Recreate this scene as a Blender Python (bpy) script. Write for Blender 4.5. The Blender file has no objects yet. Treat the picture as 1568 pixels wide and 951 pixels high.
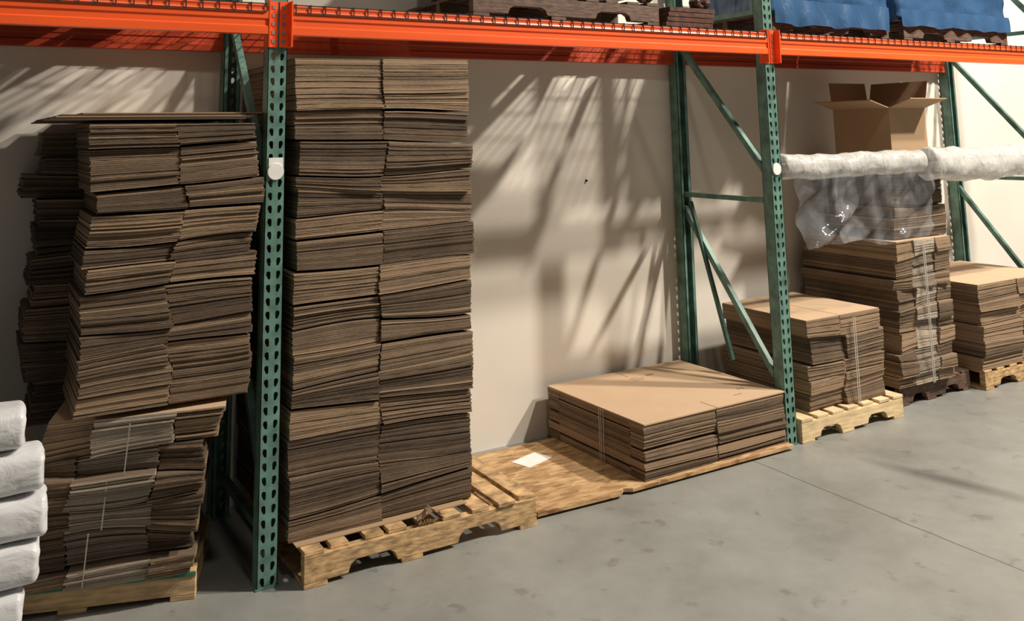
import bpy, bmesh, math, random
from mathutils import Vector, Matrix, noise
scene=bpy.context.scene
try: scene.view_settings.view_transform='Standard'
except Exception: pass
COL=bpy.context.collection

# ---------------------------------------------------------------- materials
def new_mat(name):
    m=bpy.data.materials.new(name);m.use_nodes=True
    nt=m.node_tree;b=nt.nodes['Principled BSDF']
    return m,nt,b
def N(nt,t,**k):
    n=nt.nodes.new(t)
    for a,v in k.items():
        if a in n.bl_rna.properties.keys(): setattr(n,a,v)
        else: n.inputs[a].default_value=v
    return n
def ramp(nt,stops):
    r=nt.nodes.new('ShaderNodeValToRGB');e=r.color_ramp.elements
    while len(e)<len(stops): e.new(0.5)
    for i,(p,c) in enumerate(stops):
        e[i].position=p;e[i].color=(*c,1)
    return r
def simple(name,col,rough=0.6,metal=0.0,noise=0.15,scale=8,bump=0.1,stretch=(1,1,1)):
    m,nt,b=new_mat(name);L=nt.links.new
    tc=N(nt,'ShaderNodeTexCoord');mp=N(nt,'ShaderNodeMapping');mp.inputs['Scale'].default_value=stretch
    no=N(nt,'ShaderNodeTexNoise');no.inputs['Scale'].default_value=scale;no.inputs['Detail'].default_value=6
    L(tc.outputs['Object'],mp.inputs[0]);L(mp.outputs[0],no.inputs['Vector'])
    lo=tuple(c*(1-noise*1.6) for c in col);hi=tuple(min(1,c*(1+noise)) for c in col)
    r=ramp(nt,[(0.3,lo),(0.7,hi)]);L(no.outputs['Fac'],r.inputs[0]);L(r.outputs[0],b.inputs['Base Color'])
    b.inputs['Roughness'].default_value=rough;b.inputs['Metallic'].default_value=metal
    if bump:
        bp=N(nt,'ShaderNodeBump');bp.inputs['Strength'].default_value=bump;bp.inputs['Distance'].default_value=0.01
        L(no.outputs['Fac'],bp.inputs['Height']);L(bp.outputs[0],b.inputs['Normal'])
    return m
def cardboard(name,dark,light,edge=True):
    m,nt,b=new_mat(name);L=nt.links.new
    at=N(nt,'ShaderNodeAttribute');at.attribute_name='var'
    tc=N(nt,'ShaderNodeTexCoord')
    mp=N(nt,'ShaderNodeMapping');mp.inputs['Scale'].default_value=(60,60,500) if edge else (6,6,6)
    no=N(nt,'ShaderNodeTexNoise');no.inputs['Scale'].default_value=1.0;no.inputs['Detail'].default_value=4
    L(tc.outputs['Object'],mp.inputs[0]);L(mp.outputs[0],no.inputs['Vector'])
    n2=N(nt,'ShaderNodeTexNoise');n2.inputs['Scale'].default_value=5;n2.inputs['Detail'].default_value=3
    L(tc.outputs['Object'],n2.inputs['Vector'])
    a=N(nt,'ShaderNodeMath',operation='MULTIPLY_ADD');a.inputs[1].default_value=0.4 if edge else 0.15
    L(no.outputs['Fac'],a.inputs[0]);L(at.outputs['Fac'],a.inputs[2])
    a2=N(nt,'ShaderNodeMath',operation='MULTIPLY_ADD');a2.inputs[1].default_value=0.35
    L(n2.outputs['Fac'],a2.inputs[0]);L(a.outputs[0],a2.inputs[2])
    mid=tuple(x+(y-x)*0.38 for x,y in zip(dark,light))
    r=ramp(nt,[(0.3,dark),(0.7,mid),(1.0,light)] if edge else [(0.3,dark),(0.95,light)])
    L(a2.outputs[0],r.inputs[0]);L(r.outputs[0],b.inputs['Base Color'])
    b.inputs['Roughness'].default_value=0.85
    if edge:
        bp=N(nt,'ShaderNodeBump');bp.inputs['Strength'].default_value=0.5;bp.inputs['Distance'].default_value=0.003
        L(no.outputs['Fac'],bp.inputs['Height']);L(bp.outputs[0],b.inputs['Normal'])
    return m
M={}
M['cb_edge']=cardboard('cardboard_edge',(0.042,0.027,0.017),(0.38,0.255,0.155))
M['cb_edge_pale']=cardboard('cardboard_edge_pale',(0.13,0.102,0.078),(0.53,0.44,0.34))
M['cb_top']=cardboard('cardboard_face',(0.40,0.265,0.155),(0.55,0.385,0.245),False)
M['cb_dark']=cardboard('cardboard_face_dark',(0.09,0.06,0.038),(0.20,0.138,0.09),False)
M['green']=simple('green_rack_paint',(0.12,0.235,0.19),0.42,0.0,0.3,14,0.05)
M['greend']=simple('dark_green_rack_paint',(0.03,0.09,0.065),0.45,0.0,0.3,14,0.05)
M['orange']=simple('orange_beam_paint',(0.93,0.115,0.02),0.38,0.0,0.08,5,0.02,(0.3,2,2))
M['orange_shade']=simple('shaded_orange_beam_paint',(0.50,0.055,0.014),0.45,0.0,0.2,5,0.02,(0.3,2,2))  # same orange paint, with the shade on the rear beams put into its colour
M['wire']=simple('wire_deck_steel',(0.05,0.05,0.05),0.5,0.6,0.2,10,0)
M['steel']=simple('galvanised_steel',(0.4,0.4,0.38),0.4,0.7,0.2,20,0.05)
M['pine']=simple('pine_wood',(0.60,0.41,0.21),0.75,0,0.28,9,0.25,(1,1,6))
M['pine2']=simple('aged_pallet_wood',(0.56,0.36,0.175),0.8,0,0.38,9,0.3,(2,2,8))
M['pinep']=simple('pale_pine_wood',(0.74,0.56,0.32),0.75,0,0.2,9,0.25,(1,1,6))
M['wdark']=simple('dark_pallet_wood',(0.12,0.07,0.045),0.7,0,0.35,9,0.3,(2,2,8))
M['greenp']=simple('green_edge_paint',(0.03,0.22,0.13),0.6,0,0.2,20,0.05)
M['white']=simple('white_sticker',(0.85,0.84,0.8),0.5,0,0.04,20,0)
M['strap']=simple('white_strapping',(0.60,0.57,0.51),0.4,0,0.1,40,0)
M['ink']=simple('printed_ink',(0.30,0.19,0.12),0.8,0,0.1,40,0)
M['black']=simple('black_plastic',(0.02,0.02,0.022),0.35,0,0.3,20,0.1)
M['carved']=simple('carved_dark_wood',(0.10,0.045,0.03),0.4,0,0.4,25,0.3)
def osb():
    m,nt,b=new_mat('osb_plywood');L=nt.links.new
    tc=N(nt,'ShaderNodeTexCoord');mp=N(nt,'ShaderNodeMapping');mp.inputs['Scale'].default_value=(9,30,20);mp.inputs['Rotation'].default_value=(0,0,0.5)
    v=N(nt,'ShaderNodeTexVoronoi');v.inputs['Scale'].default_value=1.6
    n=N(nt,'ShaderNodeTexNoise');n.inputs['Scale'].default_value=1.0;n.inputs['Detail'].default_value=8
    L(tc.outputs['Object'],mp.inputs[0]);L(mp.outputs[0],v.inputs['Vector']);L(mp.outputs[0],n.inputs['Vector'])
    mx=N(nt,'ShaderNodeMath',operation='MULTIPLY_ADD');mx.inputs[1].default_value=0.35
    sp=N(nt,'ShaderNodeSeparateColor');L(v.outputs['Color'],sp.inputs[0]);L(sp.outputs[0],mx.inputs[0]);L(n.outputs['Fac'],mx.inputs[2])
    r=ramp(nt,[(0.35,(0.18,0.09,0.035)),(0.65,(0.42,0.25,0.11)),(0.95,(0.62,0.42,0.22))])
    L(mx.outputs[0],r.inputs[0]);L(r.outputs[0],b.inputs['Base Color']);b.inputs['Roughness'].default_value=0.8
    return m
M['osb']=osb()
def concrete():
    m,nt,b=new_mat('concrete_floor');L=nt.links.new
    tc=N(nt,'ShaderNodeTexCoord')
    n=N(nt,'ShaderNodeTexNoise');n.inputs['Scale'].default_value=1.5;n.inputs['Detail'].default_value=11;n.inputs['Roughness'].default_value=0.7
    n2=N(nt,'ShaderNodeTexNoise');n2.inputs['Scale'].default_value=7;n2.inputs['Detail'].default_value=8;n2.inputs['Roughness'].default_value=0.65
    L(tc.outputs['Object'],n.inputs['Vector']);L(tc.outputs['Object'],n2.inputs['Vector'])
    r=ramp(nt,[(0.32,(0.19,0.188,0.168)),(0.5,(0.25,0.25,0.23)),(0.7,(0.305,0.307,0.285))]);L(n.outputs['Fac'],r.inputs[0])
    r2=ramp(nt,[(0.60,(0,0,0)),(0.66,(1,1,1))]);L(n2.outputs['Fac'],r2.inputs[0])
    mx=N(nt,'ShaderNodeMix');mx.data_type='RGBA';mx.inputs['B'].default_value=(0.13,0.122,0.105,1)
    ml=N(nt,'ShaderNodeMath',operation='MULTIPLY');ml.inputs[1].default_value=0.5
    L(r2.outputs[0],ml.inputs[0]);L(ml.outputs[0],mx.inputs['Factor']);L(r.outputs[0],mx.inputs['A'])
    sx=N(nt,'ShaderNodeSeparateXYZ');L(tc.outputs['Object'],sx.inputs[0])
    a=N(nt,'ShaderNodeMath',operation='SUBTRACT');a.inputs[1].default_value=2.49;L(sx.outputs[0],a.inputs[0])
    nn=N(nt,'ShaderNodeTexNoise');nn.inputs['Scale'].default_value=4;L(tc.outputs['Object'],nn.inputs['Vector'])
    wob=N(nt,'ShaderNodeMath',operation='MULTIPLY_ADD');wob.inputs[1].default_value=0.02;L(nn.outputs['Fac'],wob.inputs[0]);L(a.outputs[0],wob.inputs[2])
    ab=N(nt,'ShaderNodeMath',operation='ABSOLUTE');L(wob.outputs[0],ab.inputs[0])
    lt=N(nt,'ShaderNodeMath',operation='LESS_THAN');lt.inputs[1].default_value=0.0045;L(ab.outputs[0],lt.inputs[0])
    m2=N(nt,'ShaderNodeMix');m2.data_type='RGBA';m2.inputs['B'].default_value=(0.09,0.09,0.08,1)
    l7=N(nt,'ShaderNodeMath',operation='MULTIPLY');l7.inputs[1].default_value=0.7;L(lt.outputs[0],l7.inputs[0])
    L(l7.outputs[0],m2.inputs['Factor']);L(mx.outputs['Result'],m2.inputs['A'])
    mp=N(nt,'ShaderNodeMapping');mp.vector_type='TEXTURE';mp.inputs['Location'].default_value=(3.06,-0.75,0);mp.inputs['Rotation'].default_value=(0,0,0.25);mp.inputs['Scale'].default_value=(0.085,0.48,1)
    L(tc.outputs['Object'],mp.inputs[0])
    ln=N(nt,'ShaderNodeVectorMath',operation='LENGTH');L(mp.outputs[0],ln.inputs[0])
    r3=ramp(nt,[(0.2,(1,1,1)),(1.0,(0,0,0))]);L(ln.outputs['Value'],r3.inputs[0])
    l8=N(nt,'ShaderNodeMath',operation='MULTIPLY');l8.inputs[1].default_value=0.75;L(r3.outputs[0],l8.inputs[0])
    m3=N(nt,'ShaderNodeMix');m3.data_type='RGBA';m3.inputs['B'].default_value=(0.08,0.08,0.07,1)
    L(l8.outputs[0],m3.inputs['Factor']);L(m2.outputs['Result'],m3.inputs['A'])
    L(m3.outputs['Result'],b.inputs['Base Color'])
    b.inputs['Roughness'].default_value=0.4
    bp=N(nt,'ShaderNodeBump');bp.inputs['Strength'].default_value=0.12;bp.inputs['Distance'].default_value=0.01
    L(n.outputs['Fac'],bp.inputs['Height']);L(bp.outputs[0],b.inputs['Normal'])
    return m
M['concrete']=concrete()
M['wall']=simple('cream_wall_paint',(0.77,0.712,0.625),0.8,0,0.04,1.5,0.05)
def plastic(name,alpha_lo,alpha_hi,col=(0.85,0.87,0.88),scale=14,rough=0.2,stretch=(1,1,0.5),bump=0.6,lo=0.4,hi=0.8):
    m,nt,b=new_mat(name);L=nt.links.new
    tc=N(nt,'ShaderNodeTexCoord');mp=N(nt,'ShaderNodeMapping');mp.inputs['Scale'].default_value=stretch
    n=N(nt,'ShaderNodeTexNoise');n.inputs['Scale'].default_value=scale;n.inputs['Detail'].default_value=6;n.inputs['Distortion'].default_value=1.2
    L(tc.outputs['Object'],mp.inputs[0]);L(mp.outputs[0],n.inputs['Vector'])
    mr=N(nt,'ShaderNodeMapRange');mr.inputs['From Min'].default_value=lo;mr.inputs['From Max'].default_value=hi
    mr.inputs['To Min'].default_value=alpha_lo;mr.inputs['To Max'].default_value=alpha_hi
    L(n.outputs['Fac'],mr.inputs[0]);L(mr.outputs[0],b.inputs['Alpha'])
    b.inputs['Base Color'].default_value=(*col,1);b.inputs['Roughness'].default_value=rough
    bp=N(nt,'ShaderNodeBump');bp.inputs['Strength'].default_value=bump;bp.inputs['Distance'].default_value=0.02
    L(n.outputs['Fac'],bp.inputs['Height']);L(bp.outputs[0],b.inputs['Normal'])
    return m
M['film']=plastic('clear_poly_film',0.07,0.42,(0.50,0.52,0.54),5,0.08,(1,1,0.35),0.4)
M['filmroll']=plastic('poly_film_roll',0.65,1.0,(0.64,0.63,0.60),16,0.16)
M['foam']=plastic('white_foam_wrap',1.0,1.0,(0.70,0.70,0.71),12,0.4,(0.5,1,1),0.5)
M['blue']=plastic('blue_tarp',1.0,1.0,(0.035,0.09,0.19),7,0.25)
M['dgrey']=plastic('grey_stretch_wrap',1.0,1.0,(0.22,0.24,0.26),10,0.2)

# ---------------------------------------------------------------- mesh helpers
def finish(bm,name,mats,parent=None,smooth=False,loc=None,rotz=0):
    me=bpy.data.meshes.new(name)
    bm.normal_update();bm.to_mesh(me);bm.free()
    for m in mats: me.materials.append(m)
    if smooth:
        for p in me.polygons:p.use_smooth=True
    o=bpy.data.objects.new(name,me);COL.objects.link(o)
    if parent:o.parent=parent
    if loc:o.location=loc
    o.rotation_euler[2]=rotz
    return o
def box(bm,x0,x1,y0,y1,z0,z1,mi=0,mat=None):
    vs=[bm.verts.new((x,y,z)) for z in (z0,z1) for y in (y0,y1) for x in (x0,x1)]
    if mat is not None:
        for v in vs:v.co=mat@v.co
    fs=[(0,2,3,1),(4,5,7,6),(0,1,5,4),(2,6,7,3),(0,4,6,2),(1,3,7,5)]
    for f in fs:
        q=bm.faces.new([vs[i] for i in f]);q.material_index=mi
    return vs
def bar(bm,p,q,w,h,mi=0):
    p=Vector(p);q=Vector(q);d=q-p;L=d.length
    rot=d.to_track_quat('X','Z').to_matrix().to_4x4()
    return box(bm,0,L,-w/2,w/2,-h/2,h/2,mi,Matrix.Translation(p)@rot)
def empty(name,loc=(0,0,0)):
    e=bpy.data.objects.new(name,None);COL.objects.link(e);e.location=loc;e.empty_display_size=0.1;return e
def prism(bm,poly,axis,a,b,mi=0):
    def P(u,v,t): return (t,u,v) if axis=='x' else ((u,t,v) if axis=='y' else (u,v,t))
    A=[bm.verts.new(P(u,v,a)) for u,v in poly];B=[bm.verts.new(P(u,v,b)) for u,v in poly]
    n=len(poly)
    for i in range(n):
        f=bm.faces.new((A[i],A[(i+1)%n],B[(i+1)%n],B[i]));f.material_index=mi
    f=bm.faces.new(A[::-1]);f.material_index=mi
    f=bm.faces.new(B);f.material_index=mi

# ---------------------------------------------------------------- cardboard stacks
def sheet_stack(name,x0,x1,y0,y1,z0,z1,cols,seed,rot=0.0,th=0.0075,bundle=0.13,js=0.002,jb=0.010,warp=0.012,lean=None,
                toplight=True,pale_cols=(),nx=6,parent=None,base=0.35,amp=0.25,topsag=0.0,gapmax=0.008,own_w=0.45,zig=0.0):
    rnd=random.Random(seed)
    W=x1-x0;D=y1-y0;H=z1-z0
    bm=bmesh.new();lay=bm.loops.layers.float_color.new('var')
    cr,sr=math.cos(rot),math.sin(rot);px,py=x0,y0
    nb=max(1,round(H/bundle));cuts=[0]
    ws=[rnd.uniform(0.6,1.4) for _ in range(nb)];s=sum(ws);acc=0
    for w in ws: acc+=w;cuts.append(H*acc/s)
    def wf(sc=1.0):
        a=rnd.uniform(-1,1)*warp*sc;b=rnd.uniform(-1,1)*warp*0.6*sc;ph=rnd.uniform(0,6.28)
        return lambda t:a*(t-0.5)*2+b*math.sin(ph+t*5)
    shared=[wf() for _ in range(nb-1)];tints=[base+rnd.uniform(-0.17,0.19) for _ in range(nb)]
    shoff=[(rnd.uniform(-jb,jb),rnd.uniform(-jb,jb),rnd.uniform(-jb,jb)*0.8) for _ in range(nb)]
    zz_=[rnd.uniform(-zig,zig) for _ in range(nb+1)]
    for ci,(fx0,fx1,fy0,fy1) in enumerate(cols):
        own=[wf(own_w) for _ in range(nb-1)]
        Ws=[lambda t:0.0]+[(lambda t,a=a,b=b:a(t)+b(t)) for a,b in zip(shared,own)]+[(lambda t:topsag*(t-0.5))]
        for k in range(nb):
            so=shoff[k]
            ox=so[0];oy=so[1]+rnd.uniform(-jb,jb)*0.35;br=so[2]
            tint=tints[k]+rnd.uniform(-0.04,0.04)
            h0=cuts[k];h1=cuts[k+1]
            n=max(2,round((h1-h0)/th));gap=rnd.uniform(0.001,gapmax) if k<nb-1 else 0
            fold=0;skew=rnd.uniform(-0.014,0.014)
            for i in range(n):
                ta=i/n;tb=(i+0.86)/n
                zf=(h1-h0-gap)
                lx,ly=(lean(h0+ta*zf) if lean else (0,0))
                dx=rnd.uniform(-js,js);dy=rnd.gauss(0,js*0.8)+skew*(ta-0.5)
                if rnd.random()<0.03: dy-=rnd.uniform(0.003,0.012)
                fold=0.75*fold+rnd.uniform(-1,1)*0.09
                var=tint+fold+rnd.uniform(-0.5,0.5)*amp
                if rnd.random()<0.05: var+=0.3
                if i>=n-2 and rnd.random()<0.5: var+=0.22
                last=(k==nb-1 and i==n-1)
                rows=[]
                isp=ci in pale_cols
                zsh=zz_[k]*(1-ta)+zz_[k+1]*ta+rnd.uniform(-1,1)*zig*0.12
                for s_ in range(nx+1):
                    t=s_/nx
                    gx=fx0+(fx1-fx0)*t
                    sh=zsh*(1 if (0.01<gx<0.99 and s_ in (0,nx)) else 0)
                    X=W*gx+ox+dx+lx+sh
                    wv=Ws[k](gx)*(1-ta)+Ws[k+1](gx)*ta
                    wv2=Ws[k](gx)*(1-tb)+Ws[k+1](gx)*tb
                    za=h0+ta*zf+wv;zb=h0+tb*zf+wv2
                    ya=D*fy0+oy+dy+ly+br*(t-0.5)+rnd.uniform(-0.0008,0.0008)
                    yb=D*fy1+oy+dy+ly+br*(t-0.5)
                    r=[]
                    for (yy,zz) in ((ya,za),(ya,zb),(yb,zb),(yb,za)):
                        xx=X;r.append(bm.verts.new((px+cr*xx-sr*yy,py+sr*xx+cr*yy,z0+max(0,zz))))
                    rows.append(r)
                fs=[]
                for s_ in range(nx):
                    a,b=rows[s_],rows[s_+1]
                    for j in range(4):
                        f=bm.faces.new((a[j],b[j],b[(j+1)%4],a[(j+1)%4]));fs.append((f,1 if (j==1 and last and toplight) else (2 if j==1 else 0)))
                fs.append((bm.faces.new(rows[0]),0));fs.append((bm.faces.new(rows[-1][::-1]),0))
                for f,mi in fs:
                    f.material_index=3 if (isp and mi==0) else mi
                    for l in f.loops:l[lay]=(var,var,var,1)
    bmesh.ops.recalc_face_normals(bm,faces=bm.faces)
    return finish(bm,name,[M['cb_edge'],M['cb_top'],M['cb_dark'],M['cb_edge_pale']],parent)

# ---------------------------------------------------------------- pallets
def pallet(name,x0,y0,w,d,h,mat,seed,rot=0,nboards=8,bw=0.088,stringers=3,notch=True,rough=0.01,parent=None):
    rnd=random.Random(seed);bm=bmesh.new()
    bt=0.017;zs=bt;zt=h-bt
    def notchpoly(L):
        if not notch: return [(0,zs),(L,zs),(L,zt),(0,zt)]
        nh=(zt-zs)*0.45
        P=[(0,zs)]
        for c in (0.27,0.73):
            a=L*(c-0.10);b=L*(c+0.10)
            P+=[(a,zs),(a+0.012,zs+nh*0.7),(a+0.035,zs+nh),(b-0.035,zs+nh),(b-0.012,zs+nh*0.7),(b,zs)]
        P+=[(L,zs),(L,zt),(0,zt)]
        return P
    for i in range(stringers):
        y=d*i/(stringers-1)*(1-0.04/d)
        prism(bm,notchpoly(w),'y',y,y+0.04)
    for i in range(nboards):
        x=(w-bw)*i/(nboards-1)+rnd.uniform(-rough,rough)*(0 if i in(0,nboards-1) else 1)
        a=x+bw*rnd.uniform(0.85,1.0) if rough>0.01 else x+bw
        box(bm,x,a,rnd.uniform(-rough,rough*1.6),d+rnd.uniform(0,rough),zt+rnd.uniform(0,0.001),h)
    for fx in (0,0.42,1):
        x=(w-bw)*fx;box(bm,x,x+bw*1.1 if fx<1 else x+bw,0,d,0,bt-0.0005)
    bmesh.ops.recalc_face_normals(bm,faces=bm.faces)
    o=finish(bm,name,[mat],parent,loc=(x0,y0,0),rotz=rot)
    bv=o.modifiers.new('bevel','BEVEL');bv.width=0.002;bv.segments=1;bv.limit_method='ANGLE'
    return o

# ---------------------------------------------------------------- room
bm=bmesh.new();box(bm,-8,16,-12,1.0,-0.2,0.0);finish(bm,'floor',[M['concrete']])
WY=0.85
bm=bmesh.new();box(bm,-8,16,WY,WY+0.15,0.0,8.0);finish(bm,'wall_back',[M['wall']])
bm=bmesh.new();bmesh.ops.create_cone(bm,cap_ends=True,segments=14,radius1=0.008,radius2=0.006,depth=0.012,matrix=Matrix.Translation((2.12,0.845,1.39))@Matrix.Rotation(math.pi/2,4,'X'))
finish(bm,'wall_bolt',[M['black']])

# ---------------------------------------------------------------- pallet rack
rack=empty('pallet_rack')
PW=0.078
def post(name,X,front=True,H=3.6,mat=None):
    bm=bmesh.new();pitch=0.0508;n=int(H/pitch)
    s=1 if front else -1
    y_face=0.0 if front else 0.826
    yi=y_face+s*0.07
    def plate(fn,w0,w1):
        c=(w0+w1)/2
        for col in (0,1):
            a=w0 if col==0 else c; b=c if col==0 else w1
            m=(a+b)/2
            hw=0.0085
            for k in range(n):
                z0=k*pitch;z1=z0+pitch;zm=(z0+z1)/2
                tilt=0.003*(1 if col==0 else -1)
                outer=[(a,z0),(m,z0),(b,z0),(b,zm),(b,z1),(m,z1),(a,z1),(a,zm)]
                hole=[(m-hw*0.55+tilt,zm-0.013),(m+tilt,zm-0.016),(m+hw*0.55+tilt,zm-0.013),(m+hw,zm+0.002),(m+hw*0.85,zm+0.013),(m,zm+0.016),(m-hw*0.85,zm+0.013),(m-hw,zm+0.002)]
                O=[bm.verts.new(fn(u,v)) for u,v in outer];Hh=[bm.verts.new(fn(u,v)) for u,v in hole]
                for i in range(8):
                    bm.faces.new((O[i],O[(i+1)%8],Hh[(i+1)%8],Hh[i]))
    plate(lambda u,v:(X+u,y_face,v),-PW/2,PW/2)
    plate(lambda u,v:(X+u,y_face+s*0.003,v),-PW/2,PW/2)
    for sx in (-1,1):
        xa=X+sx*PW/2;xb=X+sx*(PW/2-0.003)
        box(bm,min(xa,xb),max(xa,xb),min(y_face,yi),max(y_face,yi),0,n*pitch)
        xc=X+sx*(PW/2-0.018)
        box(bm,min(xa,xc),max(xa,xc),min(yi,yi-s*0.003),max(yi,yi-s*0.003),0,n*pitch)
    box(bm,X-0.045,X+0.045,min(y_face-s*0.006,yi+s*0.02),max(y_face-s*0.006,yi+s*0.02),0,0.006)
    return finish(bm,name,[mat or M['green']],rack)
frames=[-2.82,0.0,2.82,5.64]
for i,X in enumerate(frames):
    post('front_upright_%d'%i,X,True)
    post('rear_upright_%d'%i,X,False)
    bm=bmesh.new()
    def br(p,q,w=0.034): bar(bm,(X,p[0],p[1]),(X,q[0],q[1]),0.03,w)
    br((0.76,2.22),(0.06,1.42));br((0.77,1.28),(0.06,1.28),0.028)
    br((0.78,1.20),(0.06,0.30));br((0.77,0.18),(0.06,0.18),0.028)
    br((0.06,2.35),(0.77,2.35),0.028);br((0.06,2.45),(0.76,3.3))
    finish(bm,'frame_bracing_%d'%i,[M['green']],rack)
bm=bmesh.new();bar(bm,(2.80,0.70,1.24),(2.80,0.40,0.36),0.02,0.022);finish(bm,'secondary_strut',[M['greend']],rack)
def beam(name,xa,xb,yf,s=1,zb=2.095,zt=2.215,mat='orange'):
    bm=bmesh.new()
    P=[(0,zb),(0,zb+0.03),(0.006,zb+0.036),(0.006,zb+0.058),(0,zb+0.064),(0,zt-0.03),(0.004,zt-0.02),(0.004,zt-0.012),(0,zt-0.004),(0.003,zt),(0.03,zt),(0.03,zt-0.035),(0.05,zt-0.035),(0.05,zb)]
    prism(bm,[(yf+s*a,b) for a,b in P],'x',xa,xb)
    bmesh.ops.recalc_face_normals(bm,faces=bm.faces)
    finish(bm,name,[M[mat]],rack)
for i in range(3):
    a=frames[i]+PW/2;b=frames[i+1]-PW/2
    beam('front_beam_%d'%i,a+0.002,b-0.002,-0.04)
    beam('rear_beam_%d'%i,a+0.002,b-0.002,0.775,1,mat='orange_shade')
for i,X in enumerate(frames):
    bm=bmesh.new()
    for s in (-1,1):
        xa=X+s*0.004;xb=X+s*(PW/2+0.004)
        box(bm,min(xa,xb),max(xa,xb),-0.006,-0.001,2.045,2.235)
        box(bm,min(xb,xb+s*0.006),max(xb,xb+s*0.006),-0.042,0.03,2.045,2.235)
    finish(bm,'beam_connector_%d'%i,[M['orange']],rack)
    bm=bmesh.new()
    for s in (-1,1):
        for z in (2.07,2.105,2.14,2.175,2.21):
            box(bm,X+s*0.021-0.006,X+s*0.021+0.006,-0.009,-0.0062,z-0.008,z+0.008)
    finish(bm,'connector_rivets_%d'%i,[M['steel']],rack)
bm=bmesh.new()
r=0.0022
for i in range(3):
    a=frames[i]+0.06;b=frames[i+1]-0.06;n=int((b-a)/0.062)
    for k in range(n+1):
        x=a+(b-a)*k/n
        box(bm,x-r,x+r,-0.045,0.83,2.217,2.2215)
        box(bm,x-r,x+r,-0.0455,-0.0415,2.185,2.2215)
    for k in range(8):
        y=0.0+0.115*k
        box(bm,a,b,y-r,y+r,2.2215,2.226)
    box(bm,a,b,-0.0475,-0.043,2.183,2.187)
    for k in range(3):
        x=a+(b-a)*(k+0.5)/3
        box(bm,x-0.02,x+0.02,0.01,0.775,2.18,2.2165)
finish(bm,'wire_deck',[M['wire']],rack)
bm=bmesh.new();box(bm,-0.028,0.03,-0.004,-0.0005,1.53,1.60)
for (x,z) in ((0,1.545),(2.82,1.455)):
    bmesh.ops.create_cone(bm,cap_ends=True,segments=28,radius1=0.034,radius2=0.032,depth=0.006,matrix=Matrix.Translation((x,-0.006,z))@Matrix.Rotation(math.pi/2,4,'X'))
finish(bm,'white_round_labels',[M['white']],rack)
bm=bmesh.new()
bmesh.ops.create_cone(bm,cap_ends=True,segments=16,radius1=0.018,radius2=0.018,depth=2.74,matrix=Matrix.Translation((4.23,0.03,1.47))@Matrix.Rotation(math.pi/2,4,'Y'))
finish(bm,'cross_pole',[M['steel']],rack)

# ---------------------------------------------------------------- pallets & stacks
pallet('wooden_pallet',0.113,-0.09,1.033,0.85,0.13,M['pine2'],3,nboards=9,bw=0.085,rough=0.012)
TT=empty('cardboard_stack')
sheet_stack('folded_boxes',0.085,0.885,0.0,0.80,0.136,2.01,[(0,0.468,0,1),(0.473,1,0,1)],11,th=0.007,bundle=0.11,jb=0.012,warp=0.019,topsag=0.01,base=0.33,parent=TT,gapmax=0.012,own_w=0.5,js=0.0022,zig=0.015)
bm=bmesh.new();box(bm,0,0.74,0,0.8,0,0.004,0,Matrix.Translation((0.10,-0.035,0.1312))@Matrix.Rotation(0.02,4,'Z'))
# curled, torn cardboard flap by the pallet front
for i in range(6):
    a0=i*0.25;a1=(i+1)*0.25
    p0=(0.60+0.09*i/6,-0.055-0.02*math.sin(a0*2),0.137+0.035*math.sin(a0*2.1)**2)
    p1=(0.60+0.09*(i+1)/6,-0.055-0.02*math.sin(a1*2),0.137+0.035*math.sin(a1*2.1)**2)
    bar(bm,p0,p1,0.07,0.004)
finish(bm,'slip_sheet',[M['cb_top']],TT)
# left stack
g=pallet('wooden_pallet',-0.955,0.30,0.745,0.5,0.10,M['pine'],5,rot=-0.315,nboards=7,notch=False,rough=0.004)
bm=bmesh.new();box(bm,0.0,0.745,-0.003,-0.0005,0.082,0.094);finish(bm,'green_painted_edge',[M['greenp']],g)
LS=empty('cardboard_stack')
sheet_stack('lower_bundles',-0.84,-0.24,0.22,0.62,0.102,0.70,[(0,0.27,0.03,1),(0.272,0.73,0,1),(0.732,1,0.03,1)],21,rot=-0.27,bundle=0.10,jb=0.034,warp=0.024,parent=LS,lean=lambda z:(0.12*z+0.014*math.sin(z*22),-0.25*z),base=0.33,pale_cols=(1,),zig=0.02,js=0.004)
sheet_stack('upper_bundles',-0.70,-0.10,-0.02,0.42,0.72,1.74,[(0,0.5,0,1),(0.504,1,0,1)],22,th=0.007,bundle=0.10,jb=0.019,warp=0.017,parent=LS,lean=lambda z:(0.03*z+0.011*math.sin(z*11),0),base=0.28,gapmax=0.012,own_w=0.5,zig=0.02,js=0.003)
sheet_stack('rear_bundles',-0.83,-0.12,0.47,0.79,0.60,1.72,[(0,1,0,1)],23,bundle=0.11,jb=0.03,warp=0.026,parent=LS,base=0.22,lean=lambda z:(0.018*math.sin(z*13),-0.005),js=0.005)
rnd=random.Random(5)
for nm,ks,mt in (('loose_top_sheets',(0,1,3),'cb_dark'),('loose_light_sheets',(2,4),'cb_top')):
    bm=bmesh.new()
    for k in ks:
        z=1.756+k*0.006
        box(bm,-0.06+0.05*(k==4),0.66,0.0,0.70+0.02*k,z,z+0.004,0,Matrix.Translation((-0.78+0.02*k,0.0+0.012*k,0))@Matrix.Rotation(rnd.uniform(-0.04,0.04),4,'Z'))
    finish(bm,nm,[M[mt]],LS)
bm=bmesh.new()
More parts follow.
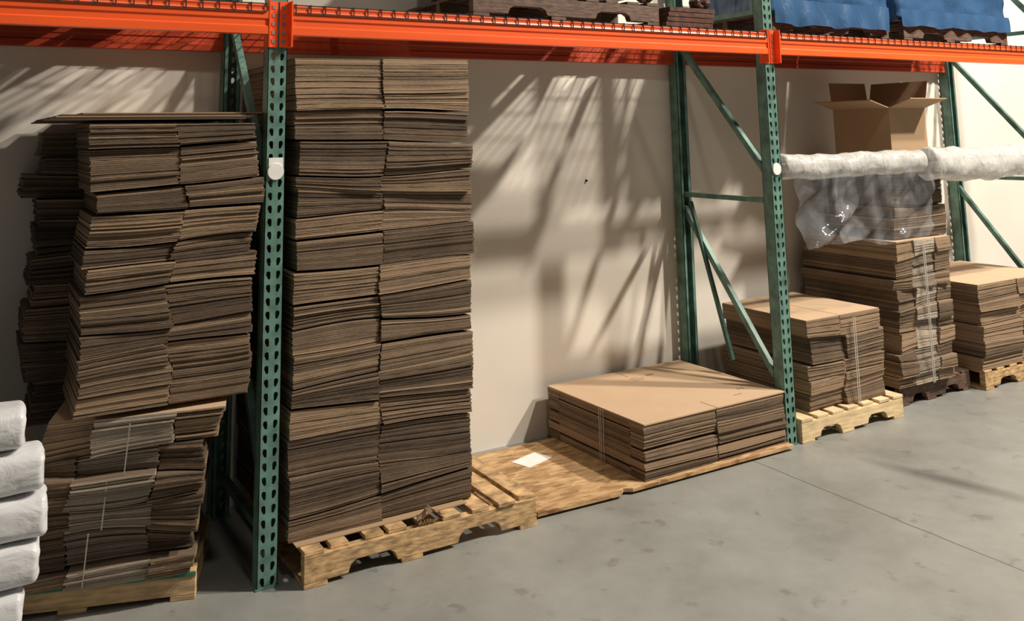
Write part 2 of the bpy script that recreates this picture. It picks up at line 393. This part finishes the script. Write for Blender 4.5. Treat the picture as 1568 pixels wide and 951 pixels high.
for (f,za,zb) in ((0.56,0.50,0.69),(0.46,0.31,0.50),(0.38,0.11,0.31)):
    zm=(za+zb)/2;dl=-0.25*(zm-0.1)-0.036
    x=-0.84+math.cos(-0.27)*0.6*f-math.sin(-0.27)*dl;y=0.22+math.sin(-0.27)*0.6*f+math.cos(-0.27)*dl
    box(bm,-0.002,0.002,-0.002,0,za-zm,zb-zm,0,Matrix.Translation((x+0.07*zm,y,zm))@Matrix.Rotation(-0.27,4,'Z')@Matrix.Rotation(0.1,4,'Y')@Matrix.Rotation(0.24,4,'X'))
finish(bm,'white_straps',[M['strap']],LS)
# plywood + flat stack
bm=bmesh.new()
prism(bm,[(1.18,-0.045),(1.62,-0.062),(1.66,-0.03),(1.70,-0.055),(2.77,-0.055),(2.77,0.74),(1.20,0.74)],'z',0.012,0.028)
for y in (0.02,0.4,0.69): box(bm,1.22,2.75,y,y+0.05,0.0,0.0118)
bmesh.ops.recalc_face_normals(bm,faces=bm.faces)
finish(bm,'osb_plywood_sheet',[M['osb']])
bm=bmesh.new();box(bm,-0.09,0.09,-0.06,0.06,0,0.0015);finish(bm,'paper_label',[M['white']],None,loc=(1.50,0.52,0.0282),rotz=0.3)
FS=empty('flat_cardboard_stack')
sheet_stack('flattened_boxes',1.797,2.765,-0.03,0.79,0.03,0.279,[(0,0.487,0,0.13),(0.493,1,0,0.13),(0,1,0.13,0.87),(0,0.487,0.87,1),(0.493,1,0.87,1)],31,rot=0.02,th=0.0062,bundle=0.05,jb=0.004,warp=0.009,parent=FS,base=0.42,js=0.002,gapmax=0.012)
bm=bmesh.new();w_,d_=0.974,0.83
lay=bm.loops.layers.float_color.new('var')
a,b=0.472,0.478
prism(bm,[(0,0),(a,0),(a,0.12),(b,0.12),(b,0),(w_,0),(w_,d_),(b,d_),(b,d_-0.12),(a,d_-0.12),(a,d_),(0,d_)],'z',0,0.006)
bmesh.ops.recalc_face_normals(bm,faces=bm.faces)
for f in bm.faces:
    for l in f.loops:l[lay]=(0.6,0.6,0.6,1)
tp=finish(bm,'top_sheet',[M['cb_top']],FS,loc=(1.795,-0.034,0.2805),rotz=0.02)
bm=bmesh.new()
for (x,y,w,h) in ((0.45,0.66,0.05,0.008),(0.45,0.64,0.09,0.006),(0.45,0.62,0.07,0.006),(0.58,0.66,0.05,0.03),(0.80,0.16,0.012,0.03),(0.83,0.16,0.012,0.03),(0.70,0.10,0.06,0.008)):
    box(bm,x,x+w,y,y+h,0.0062,0.0066)
finish(bm,'printed_marks',[M['ink']],tp)
bm=bmesh.new()
for y in (0.28,0.30,0.315): box(bm,1.781,1.783,y,y+0.003,0.03,0.28)
finish(bm,'white_straps',[M['strap']],FS)
# bay 3 low stack
pallet('wooden_pallet',2.875,-0.02,0.85,0.75,0.125,M['pinep'],7,nboards=7,bw=0.09,rough=0.004)
BS=empty('cardboard_stack')
sheet_stack('bundles',3.03,3.66,0.02,0.68,0.127,0.62,[(0,0.45,0,1),(0.458,1,0,1)],41,bundle=0.09,jb=0.02,warp=0.013,base=0.43,lean=lambda z:(-0.05*z,0),parent=BS,zig=0.012)
bm=bmesh.new()
for x in (3.36,3.375): box(bm,x,x+0.004,-0.006,-0.003,0.13,0.60)
finish(bm,'white_straps',[M['strap']],BS)
# bay 3 tall stack
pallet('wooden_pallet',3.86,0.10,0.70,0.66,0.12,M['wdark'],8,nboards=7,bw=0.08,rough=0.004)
TS=empty('cardboard_stack')
sheet_stack('lower_bundles',3.82,4.36,0.04,0.76,0.122,0.98,[(0,0.3,0,1),(0.305,0.7,0,1),(0.705,1,0,1)],51,bundle=0.09,jb=0.02,warp=0.013,parent=TS,base=0.38,pale_cols=(1,),zig=0.012)
sheet_stack('upper_bundles',3.90,4.42,0.08,0.70,0.985,1.38,[(0,1,0,1)],52,bundle=0.10,jb=0.015,warp=0.01,parent=TS,base=0.27)
bm=bmesh.new()
for x in (4.07,4.085): box(bm,x,x+0.004,0.012,0.016,0.13,0.95)
finish(bm,'white_straps',[M['strap']],TS)
# stack 4
pallet('wooden_pallet',4.60,0.02,0.92,0.72,0.12,M['pine2'],9,nboards=7,bw=0.08,rough=0.004)
sheet_stack('cardboard_stack',4.60,5.50,0.01,0.72,0.122,0.655,[(0,0.49,0,1),(0.495,1,0,1)],61,bundle=0.09,jb=0.015,warp=0.01,base=0.42,zig=0.01)

# open box on stack
OB=empty('open_cardboard_box')
bm=bmesh.new()
bx0,bx1,by0,by1,bz0,bz1=3.99,4.36,0.12,0.56,1.392,1.80;t=0.005
box(bm,bx0,bx1,by0,by0+t,bz0,bz1);box(bm,bx0,bx1,by1-t,by1,bz0,bz1)
box(bm,bx0,bx0+t,by0+t,by1-t,bz0,bz1);box(bm,bx1-t,bx1,by0+t,by1-t,bz0,bz1)
box(bm,bx0,bx1,by0,by1,bz0-0.004,bz0)
finish(bm,'box_body',[M['cb_top']],OB)
bm=bmesh.new()
def flap(edge,ang,length):
    if edge=='front': T=Matrix.Translation((bx0,by0,bz1))@Matrix.Rotation(ang,4,'X');box(bm,0,bx1-bx0,-t,0,0,length,0,T)
    if edge=='back': T=Matrix.Translation((bx0,by1,bz1))@Matrix.Rotation(-ang,4,'X');box(bm,0,bx1-bx0,0,t,0,length,0,T)
    if edge=='left': T=Matrix.Translation((bx0,by0,bz1))@Matrix.Rotation(-ang,4,'Y');box(bm,-t,0,0,by1-by0,0,length,0,T)
    if edge=='right': T=Matrix.Translation((bx1,by0,bz1))@Matrix.Rotation(ang,4,'Y');box(bm,0,t,0,by1-by0,0,length,0,T)
flap('left',1.3,0.18);flap('right',0.25,0.18);flap('back',0.1,0.18);flap('front',1.25,0.17)
finish(bm,'box_flaps',[M['cb_top']],OB)

# poly film over pole
def film_roll(name,xa,xb,y,z,rad,seed):
    rnd=random.Random(seed);bm=bmesh.new();nx=60;na=24;rings=[]
    ph=[rnd.uniform(0,6.28) for _ in range(8)]
    for i in range(nx+1):
        t=i/nx;x=xa+(xb-xa)*t;ring=[]
        for j in range(na):
            a=2*math.pi*j/na
            r=rad*(1+0.06*math.sin(ph[0]+t*9+a)+0.05*math.sin(ph[1]+t*23-2*a)+0.04*math.sin(ph[2]+t*41+3*a)+rnd.uniform(-0.03,0.03))
            if i in(0,nx): r*=0.85
            ring.append(bm.verts.new((x,y+r*math.cos(a)*0.9,z+r*math.sin(a)-0.008*math.sin(t*math.pi))))
        rings.append(ring)
    for i in range(nx):
        for j in range(na):
            bm.faces.new((rings[i][j],rings[i+1][j],rings[i+1][(j+1)%na],rings[i][(j+1)%na]))
    bm.faces.new(rings[0]);bm.faces.new(rings[-1][::-1])
    bmesh.ops.recalc_face_normals(bm,faces=bm.faces)
    return finish(bm,name,[M['filmroll']],None,True)
F1=film_roll('poly_film_roll',2.87,4.13,0.02,1.465,0.070,1)
F2=film_roll('poly_film_roll',4.14,5.58,0.0,1.435,0.105,2)
bm=bmesh.new();nx=120;nz=34;g=[]
for i in range(nx+1):
    u=i/nx;row=[]
    for k in range(nz+1):
        v=k/nz
        zb=1.015+0.02*math.sin(u*7)+0.012*math.sin(u*19)
        x=2.89+1.25*u+0.10*v*(0.5-u)
        z=1.45*(1-v)+zb*v
        y=-0.05-0.02*v+0.02*math.sin(u*13+2.2*v+1.5*math.sin(u*4))*(0.2+v)+0.055*noise.noise(Vector((u*8+v*5,v*2.2,1.3)))*(0.3+v)+0.012*noise.noise(Vector((u*30+v*12,v*7,4.3)))
        row.append(bm.verts.new((x,y,z)))
    g.append(row)
for i in range(nx):
    for k in range(nz): bm.faces.new((g[i][k],g[i+1][k],g[i+1][k+1],g[i][k+1]))
finish(bm,'hanging_poly_sheet',[M['film']],F1,True)

# white foam rolls left
bm=bmesh.new();rnd=random.Random(4)
layers=[(0.072,-0.86),(0.212,-0.83),(0.35,-0.79),(0.487,-0.775),(0.627,-0.79),(0.765,-0.85)]
for (z,xe) in layers:
    for (yy,dxx) in ((-0.12,0),(0.065,-0.12)):
        nxs=60;na=36;rings=[];xl=-2.3;ph=rnd.uniform(0,6)
        for i in range(nxs+1):
            t=i/nxs;x=xl+(xe+dxx-xl)*(1-(1-t)**2.0)
            q=max(0,(x-(xe+dxx-0.02))/0.02)
            rr=0.72+0.28*math.sqrt(max(0.0,1-q*q))
            ring=[]
            for j in range(na):
                a=2*math.pi*j/na
                w=1+0.025*math.sin(ph+x*9+2*a)+0.015*math.sin(x*31+3*a+ph)
                ca,sa=math.cos(a),math.sin(a)
                cy=abs(ca)**0.6*(1 if ca>0 else -1);cz_=abs(sa)**0.6*(1 if sa>0 else -1)
                P=Vector((x,yy+0.09*cy*w*rr,z+0.067*cz_*rr*(1+0.4*(w-1))))
                nn=noise.noise(Vector((P.x*9,P.y*25,P.z*25+ph)))*0.006
                P.y+=cy*nn;P.z+=cz_*nn*0.4;P.x+=nn*1.5
                ring.append(bm.verts.new(P))
            rings.append(ring)
        for i in range(nxs):
            for j in range(na): bm.faces.new((rings[i][j],rings[i+1][j],rings[i+1][(j+1)%na],rings[i][(j+1)%na]))
        bm.faces.new(rings[0]);bm.faces.new(rings[-1][::-1])
bmesh.ops.recalc_face_normals(bm,faces=bm.faces)
finish(bm,'wrapped_foam_rolls',[M['foam']],None,True)

# ---------------------------------------------------------------- upper level loads
ZD=2.227
def upallet(name,x0,w,mat,seed,y0=0.0):
    p=pallet(name,x0,y0,w,0.75,0.12,mat,seed,nboards=9,bw=0.08,rough=0.004);p.location[2]=ZD;return p
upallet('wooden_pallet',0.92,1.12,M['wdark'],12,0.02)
CF=empty('carved_cabinet')
bm=bmesh.new();box(bm,0.98,2.02,0.06,0.70,ZD+0.20,ZD+0.6)
for zz,e in ((ZD+0.18,0.03),(ZD+0.24,0.015),(ZD+0.6,0.02)): box(bm,0.98-e,2.02+e,0.06-e,0.70+e,zz,zz+0.025)
def scroll(bm,x,y,zc):
    for k in range(9):
        a=k*0.7;bmesh.ops.create_uvsphere(bm,u_segments=10,v_segments=6,radius=0.03-0.0022*k,matrix=Matrix.Translation((x+0.04+0.03*math.cos(a),y-0.02,zc+0.02*math.sin(a))))
for x in (0.99,1.93):
    for y in (0.08,0.62): scroll(bm,x,y,ZD+0.155)
finish(bm,'cabinet_body',[M['carved']],CF)
bm=bmesh.new()  # added stand-in for the pallet's front end, kept shallow so light passes behind
for k in range(4): box(bm,2.07+0.01*k,2.40+0.006*k,0.0,0.13,ZD+0.001+k*0.027,ZD+0.024+k*0.027)
scroll(bm,2.31,0.05,ZD+0.14);scroll(bm,2.31,0.09,ZD+0.14)
finish(bm,'pallet_end_stand_in',[M['carved']])
def wrapped(name,x0,x1,y0,y1,z0,z1,mat,seed,n=20,parent=None):
    bm=bmesh.new();bmesh.ops.create_cube(bm,size=1)
    bmesh.ops.subdivide_edges(bm,edges=bm.edges,cuts=n,use_grid_fill=True)
    for v in bm.verts:
        c=v.co.copy()
        p=Vector((x0+(x1-x0)*(c.x+.5),y0+(y1-y0)*(c.y+.5),z0+(z1-z0)*(c.z+.5)))
        nv=noise.noise_vector(p*5+Vector((seed,0,0)))*0.03+noise.noise_vector(p*14)*0.012
        v.co=p+nv
        if c.z<-0.49: v.co.z=z0+0.001
    return finish(bm,name,[mat],parent,True)
def skirt(name,x0,x1,y,z0,z1,mat,parent):
    bm=bmesh.new();n=70;A=[]
    for i in range(n+1):
        x=x0+(x1-x0)*i/n
        A.append([bm.verts.new((x,y-0.01*v+0.012*math.sin(x*37+v)*v+0.01*noise.noise(Vector((x*9,v,0))),z1-(z1-z0+0.02*noise.noise(Vector((x*6,0,3))))*v)) for v in (0,0.25,0.5,0.75,1)])
    for i in range(n):
        for k in range(4): bm.faces.new((A[i][k],A[i+1][k],A[i+1][k+1],A[i][k+1]))
    finish(bm,name,[mat],parent,True)
upallet('wooden_pallet',2.88,1.05,M['wdark'],13,0.03)
b1=wrapped('blue_wrapped_load',2.90,3.92,0.05,0.72,ZD+0.122,ZD+0.42,M['blue'],1)
skirt('tarp_skirt',2.90,3.92,0.012,ZD+0.05,ZD+0.2,M['blue'],b1)
upallet('wooden_pallet',4.08,1.15,M['wdark'],14,0.03)
b2=wrapped('blue_wrapped_load',4.03,5.24,0.05,0.72,ZD+0.122,ZD+0.45,M['blue'],2)
skirt('tarp_skirt',4.03,5.24,0.012,ZD+0.09,ZD+0.2,M['blue'],b2)
upallet('wooden_pallet',-1.6,1.1,M['wdark'],15)
wrapped('grey_wrapped_load',-1.58,-0.52,0.04,0.72,ZD+0.122,ZD+1.0,M['dgrey'],3)

# ---------------------------------------------------------------- lights
w=bpy.data.worlds.new('world');scene.world=w;w.use_nodes=True
bg=w.node_tree.nodes['Background'];bg.inputs[0].default_value=(1.0,0.95,0.88,1);bg.inputs[1].default_value=0.08
def lamp(loc,power,size,col=(1,0.915,0.80),target=None):
    l=bpy.data.lights.new('high_bay_lamp','AREA');l.shape='DISK';l.size=size;l.energy=power;l.color=col
    o=bpy.data.objects.new('high_bay_lamp',l);COL.objects.link(o);o.location=loc
    if target:
        o.rotation_euler=(Vector(target)-Vector(loc)).to_track_quat('-Z','Y').to_euler()
    return o
lamp((4.9,-3.2,7.0),440,0.34,target=(2.5,0.5,0))
lamp((7.6,-4.0,7.2),880,0.34,target=(3,0.5,0))
lamp((0.0,-3.4,7.5),50,0.5,target=(0,-1,0))

# ---------------------------------------------------------------- camera
cam=bpy.data.cameras.new('camera');co=bpy.data.objects.new('camera',cam);COL.objects.link(co)
cam.sensor_fit='HORIZONTAL';cam.sensor_width=36;cam.lens=1377.904/1568*36
cam.shift_x=0;cam.shift_y=-(475.3+1.5)/1568
yaw,pitch,roll=0.537,0.147,-0.018
R=Matrix.Rotation(-yaw,4,'Z')@Matrix.Rotation(math.pi/2+pitch,4,'X')@Matrix.Rotation(roll,4,'Z')
co.matrix_world=Matrix.Translation((-1.053,-3.652,1.684))@R
cam.clip_start=0.05
scene.camera=co
